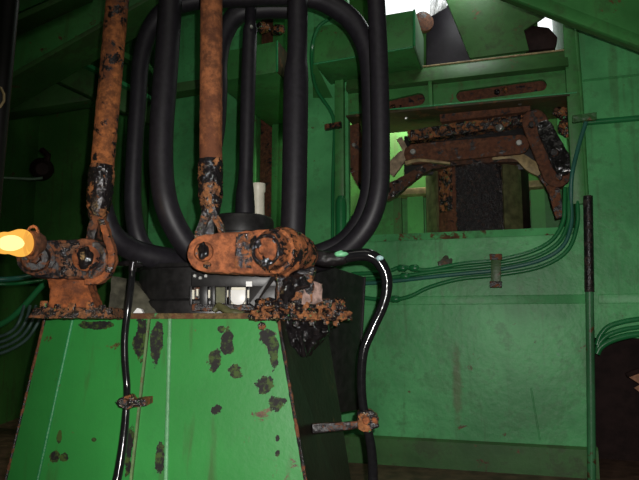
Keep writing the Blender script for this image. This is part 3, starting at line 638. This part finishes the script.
# white cylinder behind
mb = MB().lathe((V(258, 300, 2.45).x, 2.45, zt + .016), V(258, 184, 2.45), [(0, .026), (.05, .026), (.93, .026), (.94, .030), (1, .030)], 20)
tag(mb.build('pale_tube', 'cream'), 'pale cream tube standing behind the slim middle hose', 'tube')

# ================================================================== RUSTY RODS
def rod(t, pts, r, y0, sl, bmat):
    (xa, ya), (xb, yb) = pts; Y = 1.70
    f = lambda y: xa + (xb - xa) * (y - ya) / (yb - ya)
    top = up_to(xa, ya, Y, xb, yb, ZC - .005); rr = rad(r, xa, 100, Y)
    n = 40; P = [top.lerp(V(f(y0), y0, Y), i / n) for i in range(n + 1)]
    mb = MB().tube(P, rr, 24); mb.build('rod', bmat, t, rough=.0012, cell=.025)
    q = [(y0 - 6, 1.06), (y0 + 8, 1.1), (sl - 22, 1.04), (sl - 8, .78), (sl, .55), (sl + 6, .5)]
    MB().tube([V(f(y), y, Y) for y, k in q], [rr * k for y, k in q], 24).build('black_neck', 'rod_black', t, rough=.0035, cell=.010, freq=90)
    return f, Y
t = thing('tie_rod', 'left rusty orange rod with black flaked patches hanging down to the left crank', 'rod', V(97, 235, 1.7), 'rusty hanging rods')
rod(t, ((117.5, 0), (98, 215)), 11.3, 172, 224, 'rod')
q = ribbon([(100, 218), (106, 236), (111, 254), (108, 270), (98, 280), (84, 282)], [3, 3.4, 3.4, 3.4, 3.2, 2.5])
pp(q, 1.60, .03).build('fork', 'rust', t, bevel=.002, rough=.003)
pp(ribbon([(96, 216), (92, 228), (89, 242)], [4, 4.5, 4]), 1.64, .08).build('fork', 'rust_dark', t, bevel=.002, rough=.003)
t = thing('tie_rod', 'centre rusty brown rod hanging down to the left eye of the centre crank', 'rod', V(209, 235, 1.7), 'rusty hanging rods')
rod(t, ((211.5, 0), (210.5, 215)), 11.2, 166, 220, 'rod_clean')
pp(ribbon([(207, 212), (202, 224), (198, 240)], [4, 4, 4]), 1.64, .02).build('fork', 'rust_mess', t, rough=.003)
pp(ribbon([(212, 212), (219, 224), (224, 240)], [4, 3.5, 3]), 1.66, .02).build('fork', 'rust_mess', t, rough=.003)
pp(ribbon([(209, 208), (209.5, 225), (210, 250)], [6, 4.5, 3]), 1.68, .03).build('fork', 'rod_black', t, rough=.003)

# ================================================================== CRANKS
Yc = 1.60
t = thing('crank_link', 'left dark rusty crank link beside the glowing bulb', 'crank', V(65, 300, 1.68), 'rusty cranks on the pedestal')
pp(stadium((38, 259), 18.5, (87, 259), 20.5), Yc, .06).build('link_plate', 'rust_dark', t, bevel=.004, rough=.0035)
pp([(60, 243.5), (79, 242.5), (79, 276), (60, 276.5)], Yc - .006, .03).build('centre_strap', rusty('strap_black', .55, (.22, .10, .05), .2, 60, .1), t, bevel=.002, rough=.003)
boss = MB().lathe(V(35, 258, Yc - .05), V(37, 258, Yc + .01), [(0, .030), (.08, .034), (.35, .036), (.4, .045), (1, .047)], 32).build('boss', 'rust_dark', t, rough=.002)
MB().lathe(V(34.5, 258, Yc - .065), V(35, 258, Yc - .045), [(0, .012), (.2, .016), (1, .017)], 6).build('bolt', 'rust_brown', boss)
MB().tube([V(27, 262, Yc - .056), V(41, 254, Yc - .056)], .004, 6).build('cotter', 'rust', boss)
eye = MB().lathe(V(86, 258, Yc - .02), V(86.5, 258, Yc + .01), [(0, .020), (.2, .030), (.3, .034), (1, .034)], 28).build('eye_ring', 'rust', t, rough=.002)
MB().blob(V(85, 258, Yc - .022), (.020, .010, .028), 3, .3).build('pin', 'grease', eye)
MB().prism([V(48, 311, Yc + .02), V(96, 311, Yc + .02), V(88, 288, Yc + .03), V(86, 276, Yc + .03), V(46, 276, Yc + .03), V(50, 290, Yc + .02)], (0, .07, 0)).build('bracket', 'bracket', t, bevel=.004, rough=.004)
MB().prism([V(28, 318, Yc - .01), V(112, 318, Yc - .01), V(110, 308, Yc), V(34, 308, Yc)], (0, .16, 0)).build('base_plate', rusty('base_mess', .52, (.22, .09, .035), .25, 40, .35, .9, .3), t, rough=.005)
for a, b in ((44, 304), (58, 307), (72, 306), (90, 305), (102, 308)):
    bolt(t, V(a, b + 4, Yc + .005), (0, 0, 1), .011, 'rust_mess', .018)

t = thing('crank_link', 'centre rusty orange crank link with a large round boss', 'crank', V(265, 300, 1.68), 'rusty cranks on the pedestal')
pp(stadium((206, 253), 19, (272, 252), 23), Yc, .055).build('link_plate', 'rust_clean', t, bevel=.005, rough=.003)
pp([(236, 234), (254, 232), (252, 268), (234, 268)], Yc - .003, .03).build('black_band', rusty('band_black', .52, (.30, .10, .03), .15, 50), t, bevel=.002, rough=.003)
eye = MB().lathe(V(204, 252, Yc - .012), V(204, 252, Yc + .02), [(0, .022), (.3, .026), (1, .027)], 26).build('eye_ring', 'rust', t, rough=.002)
MB().blob(V(203, 251, Yc - .012), (.015, .010, .022), 3, .3).build('pin', 'grease', eye)
MB().blob(V(207, 265, Yc - .004), (.010, .006, .010), 2, .3).build('grease_lump', 'rust_mess', t)
a0, a1 = V(266, 250, Yc - .060), V(308, 255, Yc + .16)
boss = MB().lathe(a0, a1, [(0, .040), (.04, .046), (.16, .050), (.17, .058), (.28, .062), (.30, .066), (.42, .066), (.44, .058), (.60, .060), (.62, .054), (.82, .050), (.95, .036), (1, .030)], 40).build('boss', 'boss', t, rough=.0035, cell=.014)
ax = (a1 - a0).normalized()
MB().lathe(a0 - ax * .010, a0 + ax * .004, [(0, .022), (.5, .030), (1, .031)], 26).build('boss_ring', 'rust_clean', boss, rough=.002)
rg_ = [a0 - ax * .001 + (ax.orthogonal().normalized() * math.cos(k * PI / 12) + ax.cross(ax.orthogonal().normalized()) * math.sin(k * PI / 12)) * .037 for k in range(25)]
MB().tube(rg_, .0045, 8).build('grease_ring', rusty('ring_black', .70, (.30, .12, .05), .15, 40, .3, .9), boss, rough=.003)
MB().lathe(a0 - ax * .020, a0, [(0, .009), (.3, .014), (1, .015)], 16).build('bolt', 'rust_clean', boss)
mb = MB()
for k in range(3):
    mb.blob(a0 - ax * .002 + Vector((.030 * math.cos(.4 + k * 2.2), -.006, .030 * math.sin(.4 + k * 2.2))), (.013, .0045, .015), 3, .8)
mb.build('grease_lump', 'grease', t)
MB().prism([V(276, 304, Yc + .02), V(312, 304, Yc + .02), V(314, 268, Yc + .03), V(278, 268, Yc + .03)], (0, .08, 0)).build('bracket', 'rust_mess', t, bevel=.004, rough=.008, freq=45)
MB().prism([V(302, 304, Yc + .01), V(322, 304, Yc + .04), V(322, 284, Yc + .05), V(304, 280, Yc + .02)], (0, .06, 0)).build('rib', plain('pale_primer', (.30, .20, .17), .5, 0, .6, 40, .5), t, rough=.005)
MB().prism([V(255, 308, Yc), V(345, 308, Yc + .06), V(343, 300, Yc + .08), V(258, 300, Yc + .02)], (0, .14, 0)).build('upper_flange', 'rust_mess', t, rough=.012, cell=.009, freq=70)
MB().prism([V(250, 319, Yc + .01), V(352, 319, Yc + .06), V(352, 313, Yc + .08), V(252, 311, Yc + .02)], (0, .16, 0)).build('lower_flange', 'rust_mess', t, rough=.010, cell=.009, freq=75)
for a, b, y in ((262, 309, 0), (276, 310, 0), (292, 310, 0), (306, 311, .02), (320, 311, .03), (334, 312, .05)):
    MB().lathe(V(a, b + 8, Yc + y), V(a, b - 9, Yc + y), [(0, .008), (.35, .008), (.36, .006), (.62, .006), (.63, .010), (.9, .010), (1, .006)], 8).build('bolt', 'rust_mess', t, rough=.006, cell=.008, freq=90)
for a, b, y in ((296, 324, .07), (312, 323, .09), (326, 322, .10), (336, 323, .11)):
    bolt(t, V(a, b, Yc + y), FRONT, .010, 'rust_mess', .014)
MB().blob(V(297, 282, Yc), (.028, .016, .022), 3, .5).blob(V(288, 290, Yc), (.018, .016, .03), 3, .5).build('grease_lump', 'grease', t)
MB().prism([V(254, 306, Yc + .05), V(250, 303, Yc + .05), V(272, 275, Yc + .06), V(278, 275, Yc + .05)], (0, .01, 0)).build('stay', 'black', t)

# ================================================================== BULB
t = thing('light_bulb', 'glowing amber light bulb at the left edge in a brown holder', 'lamp', V(20, 262, 1.45))
b0, b1 = V(35, 243, 1.50), V(-6, 243, 1.43)
ax = (b1 - b0); r = lambda k: rad(k, 20, 243, 1.45)
MB().lathe(b0.lerp(b1, .10), b1, [(a, r(b * 1.08)) for a, b in spline([(0, 6), (.06, 10), (.18, 12.6), (.34, 13), (.5, 11.4), (.62, 10.2), (.75, 10.2), (.88, 8.8), (.96, 5), (1, .5)], 5)], 40).build('glass', 'bulb', t, angle=80)
MB().blob(b0.lerp(b1, .60), (r(13), r(7.5), r(8)), 3, .05).build('filament_glow', 'core', t, angle=80)
MB().lathe(b0 - ax * .22, b0.lerp(b1, .13), [(0, r(8)), (.3, r(11)), (.6, r(13)), (1, r(12.5))], 28).build('socket', 'rust_brown', t)
ring = [b0 + ax * .02 + Vector((r(3) * math.cos(a), -r(3), 0)) + Vector((r(13) * .35 * math.cos(a), -r(13) * .9 * abs(math.cos(a)) * .2, r(17) * math.sin(a))) for a in [2 * PI * i / 24 for i in range(25)]]
MB().tube(ring, r(1.6), 8).build('guard_ring', 'rust_brown', t)
lp = bpy.data.lights.new('bulb_light', 'POINT'); lp.energy = 1.0; lp.color = (1, .62, .25); lp.shadow_soft_size = .02
lo = bpy.data.objects.new('bulb_light', lp); lo.location = b0.lerp(b1, .5) + Vector((0, -.055, .02)); COL.objects.link(lo)

# ================================================================== BIG HOSES
H = 'big black hoses'
def hose(label, pts, top=None, n=8):
    q = spline(pts, n); P = [V(a, b, c) for a, b, c, r in q]; rs = [rad(r, a, b, c) for a, b, c, r in q]
    if top: a, b = P[1], P[0]; P = [a.lerp(b, (ZC - .01 - a.z) / (b.z - a.z))] + P; rs = [rs[0]] + rs
    return tag(MB().tube(P, rs, 24).build('rubber_hose', 'hose', angle=60), label, 'hose', H)
hose('thick black hose just left of the centre rusty rod, curving under the centre crank', [(171.5, -30, 1.84, 11.5), (169.5, 20, 1.84, 11.5), (165, 80, 1.84, 12), (161.5, 130, 1.84, 12), (161.5, 170, 1.84, 12), (166, 203, 1.84, 12), (177, 230, 1.86, 12), (195, 254, 1.90, 12), (222, 268, 1.99, 12)], True)
hose('black hose hidden behind the left rusty rod, bending right at its foot', [(117, -30, 1.80, 9), (114, 20, 1.80, 9), (105, 110, 1.80, 9), (101, 180, 1.80, 9), (103, 208, 1.81, 10), (113, 235, 1.84, 11), (135, 251, 1.90, 11.5), (165, 259, 1.96, 12), (205, 264, 2.06, 12)], True)
hose('long black hose looping over the top from the left to the right hoses', [(170, 262, 2.06, 9), (150, 254, 2.02, 9), (138, 236, 2.0, 9), (133, 205, 2.0, 8.5), (134, 160, 2.0, 8.2), (138, 100, 2.0, 8.2), (141, 60, 2.0, 8.5), (150, 30, 2.0, 9), (168, 9, 2.0, 9.5), (200, -1, 2.02, 10), (240, -3, 2.04, 10), (280, -4, 2.05, 10),
      (312, -2, 2.06, 10), (336, 8, 2.06, 10.5), (356, 26, 2.06, 10.5), (368, 55, 2.06, 10), (371, 100, 2.06, 9.5), (371, 160, 2.06, 9.5), (369, 195, 2.06, 9.5), (358, 225, 2.06, 9.5), (340, 244, 2.08, 9.5), (312, 256, 2.10, 9.5)])
hose('rightmost thick black hose, bending left at its foot', [(374, -30, 1.93, 9), (377, 15, 1.93, 9), (379.5, 80, 1.93, 9.4), (380.5, 150, 1.93, 9.6), (379, 190, 1.93, 9.8), (370, 220, 1.94, 10), (353, 243, 1.96, 10), (333, 257, 1.99, 10), (305, 266, 2.06, 10)], True)
hose('thick black hose right of the black cap with a wider lower sleeve', [(298, -30, 1.95, 10), (297.5, 40, 1.95, 10), (297, 58, 1.95, 10.2), (296, 80, 1.95, 12.4), (295, 150, 1.95, 12.6), (294, 200, 1.95, 12.6), (292.5, 240, 1.95, 12.6), (292, 262, 1.95, 12.6)], True)
t = thing('slim_hose', 'slim straight black hose ending in a flared boot on the black cap', 'hose', V(245, 212, YH), H)
q = [(251, 5, 2.1, 5.6), (250.5, 24, 2.1, 5.6), (250, 30, 2.1, 7.2), (248, 90, 2.1, 7.4), (246.5, 150, 2.1, 7.2), (246, 172, 2.1, 7.0)]
MB().tube([up_to(250.5, 24, 2.1, 246.5, 150, ZC - .01)] + [V(a, b, c) for a, b, c, r in q], [rad(5.6, 250, 20, 2.1)] + [rad(r, a, b, c) for a, b, c, r in q], 20).build('hose_run', 'hose', t)
q = [(246, 170, 7.2), (245.5, 182, 7.6), (245, 192, 9.0), (245, 209, 10), (245, 214, 10)]
MB().tube([V(a, b, 2.1) for a, b, r in q], [rad(r, a, b, 2.1) for a, b, r in q], 20).build('boot', 'hose', t)
bolt(t, V(251.5, 27, 2.07), FRONT, .006, 'steel', .006, 'screw', 10)
hose('black hose arching from behind the centre rusty rod to the top', [(211, 226, 2.12, 5.5), (210.5, 200, 2.14, 5.5), (213, 165, 2.18, 6), (218, 130, 2.2, 7), (220, 90, 2.2, 7.5), (219.5, 62, 2.2, 8), (224, 36, 2.2, 9), (237, 15, 2.2, 10), (262, 9, 2.2, 10), (300, 9, 2.2, 10)])

# ================================================================== THIN HOSES
t = thing('grease_hose', 'thin glossy black hose hanging down the pedestal front on the left', 'hose', V(118, 480, 1.66), 'thin grease hoses')
hose_mb([(132, 268, 1.70, 3.2), (131.5, 280, 1.68, 3.4), (128.5, 305, 1.67, 3.6), (125, 335, 1.67, 3.5), (125, 360, 1.67, 3.5), (127, 385, 1.67, 3.5), (126.5, 405, 1.66, 3.6), (123.5, 440, 1.65, 4.2), (117, 480, 1.63, 4.6), (108, 510, 1.61, 4.6), (100, 560, 1.60, 4.6)], 8, 14).build('hose_run', 'thinhose', t)
MB().tube([V(118, 264, 1.72), V(128, 263, 1.70), V(136, 264, 1.70), V(140, 265, 1.72)], [.006, .008, .011, .008], 10).build('elbow_fitting', 'grease', t)
MB().tube([V(133, 262, 1.695), V(132, 272, 1.695)], .011, 10).build('nut', 'steel' if False else 'grease', t)
t = thing('hose_clamp', 'rusty clamp holding the left thin hose to the pedestal', 'clamp', V(128, 410, 1.66), 'hose clamps')
pp([(114, 402), (122, 396), (131, 395), (135, 399), (140, 399), (141, 405), (134, 407), (126, 410), (119, 407)], 1.645, .03).build('clamp_block', 'rust_mess', t, bevel=.003, rough=.004)
pp([(133, 400), (146, 399), (146, 406), (133, 407)], 1.65, .07).build('arm', 'rust', t, rough=.002)
bolt(t, V(126, 402, 1.645), FRONT, .010, 'rust_dark', .012)
t = thing('grease_hose', 'thin glossy black hose curving from the centre crank down right of the pedestal', 'hose', V(372, 480, 1.75), 'thin grease hoses')
hose_mb([(306, 256, 1.78, 9), (320, 258, 1.77, 7.5), (334, 260, 1.76, 6.5), (350, 256, 1.75, 6.2), (368, 255, 1.74, 6.3), (380, 263, 1.74, 6.2), (387, 280, 1.74, 5.8), (384, 303, 1.74, 5.2), (373, 328, 1.74, 5), (364, 350, 1.74, 4.8), (361.5, 375, 1.74, 4.6), (362.5, 400, 1.74, 4.5), (367, 425, 1.74, 4.5), (371.5, 450, 1.74, 4.8), (373, 480, 1.74, 5), (372, 520, 1.74, 5), (370, 560, 1.74, 5)], 8, 16).build('hose_run', 'thinhose', t)
tf = rusty('scratched_black', .75, (.10, .34, .16), .12, 40)
hose_mb([(318, 257.5, 1.765, 8), (326, 259, 1.758, 8), (338, 258.5, 1.748, 7.4), (346, 257, 1.742, 6.8)], 6, 16).build('fitting', tf, t, rough=.0015)
mb = MB().blob(V(341, 254, 1.715), (.018, .006, .008), 2, .5); mb.build('green_flake', plain('mint_flake', (.16, .50, .25), .4), t)
MB().blob(V(380, 258, 1.72), (.010, .006, .008), 2, .4).build('pale_flake', plain('pale_flake', (.35, .55, .55), .4), t)
t = thing('hose_bracket', 'rusty bracket arm clamping the right thin hose to the black pedestal side', 'bracket', V(340, 435, 1.8), 'hose clamps')
MB().hexa([V(312, 434, 1.72), V(362, 428, 1.73), V(362, 421, 1.73), V(312, 424, 1.72)], [V(312, 434, 1.86), V(362, 428, 1.77), V(362, 421, 1.77), V(312, 424, 1.86)]).build('arm', 'rust_dark', t, bevel=.002, rough=.003)
pp([(358, 412), (372, 411), (379, 418), (378, 427), (368, 432), (358, 430)], 1.715, .05).build('clamp_block', 'rust_mess', t, bevel=.003, rough=.005)
bolt(t, V(366, 420, 1.715), FRONT, .011, 'rust', .014)
bolt(t, V(374, 420, 1.715), FRONT, .008, 'rust', .012)

# ================================================================== LIGHT
def light(kind, name, loc, energy, color=(1, 1, 1), target=None, **kw):
    l = bpy.data.lights.new(name, kind); l.energy = energy; l.color = color
    for k, v in kw.items(): setattr(l, k, v)
    o = bpy.data.objects.new(name, l); o.location = loc; COL.objects.link(o)
    if target is not None: o.rotation_euler = (Vector(target) - Vector(loc)).to_track_quat('-Z', 'Y').to_euler()
    return o
light('SPOT', 'camera_flash', CAM + Vector((.028, .0, .03)), 120, (1, .97, .93), V(425, 355, 3), spot_size=R(92), spot_blend=.7, shadow_soft_size=.006)
# daylight falling through the roof gap and into the recess
light('AREA', 'daylight_gap', W(462, -50, .12), 3.5, (.95, 1, .97), W(424, 40, .1), shape='RECTANGLE', size=.3, size_y=.3)
light('AREA', 'daylight_recess', W(395, 75, -.5), 14, (1, 1, .80), W(392, 190, -.68), shape='RECTANGLE', size=.35, size_y=.15)
light('AREA', 'ceiling_fill', (-.2, .6, ZC - .05), 9, (1, .97, .85), (-.2, 1.6, .5), shape='RECTANGLE', size=1.5, size_y=1.0)  # added fill under the closed ceiling, raises the ambient light
w = bpy.data.worlds.new('world'); S.world = w; w.use_nodes = True
w.node_tree.nodes['Background'].inputs[0].default_value = (.95, 1, 1, 1); w.node_tree.nodes['Background'].inputs[1].default_value = 1.6

cd = bpy.data.cameras.new('camera'); cd.sensor_width = 36; cd.lens = F / 639 * 36; cd.clip_start = .02
co = bpy.data.objects.new('camera', cd); co.location = CAM; co.rotation_euler = (PI / 2 + PITCH, 0, 0); COL.objects.link(co); S.camera = co
S.view_settings.view_transform = 'Standard'; S.view_settings.look = 'None'; S.view_settings.exposure = 0; S.view_settings.gamma = 1
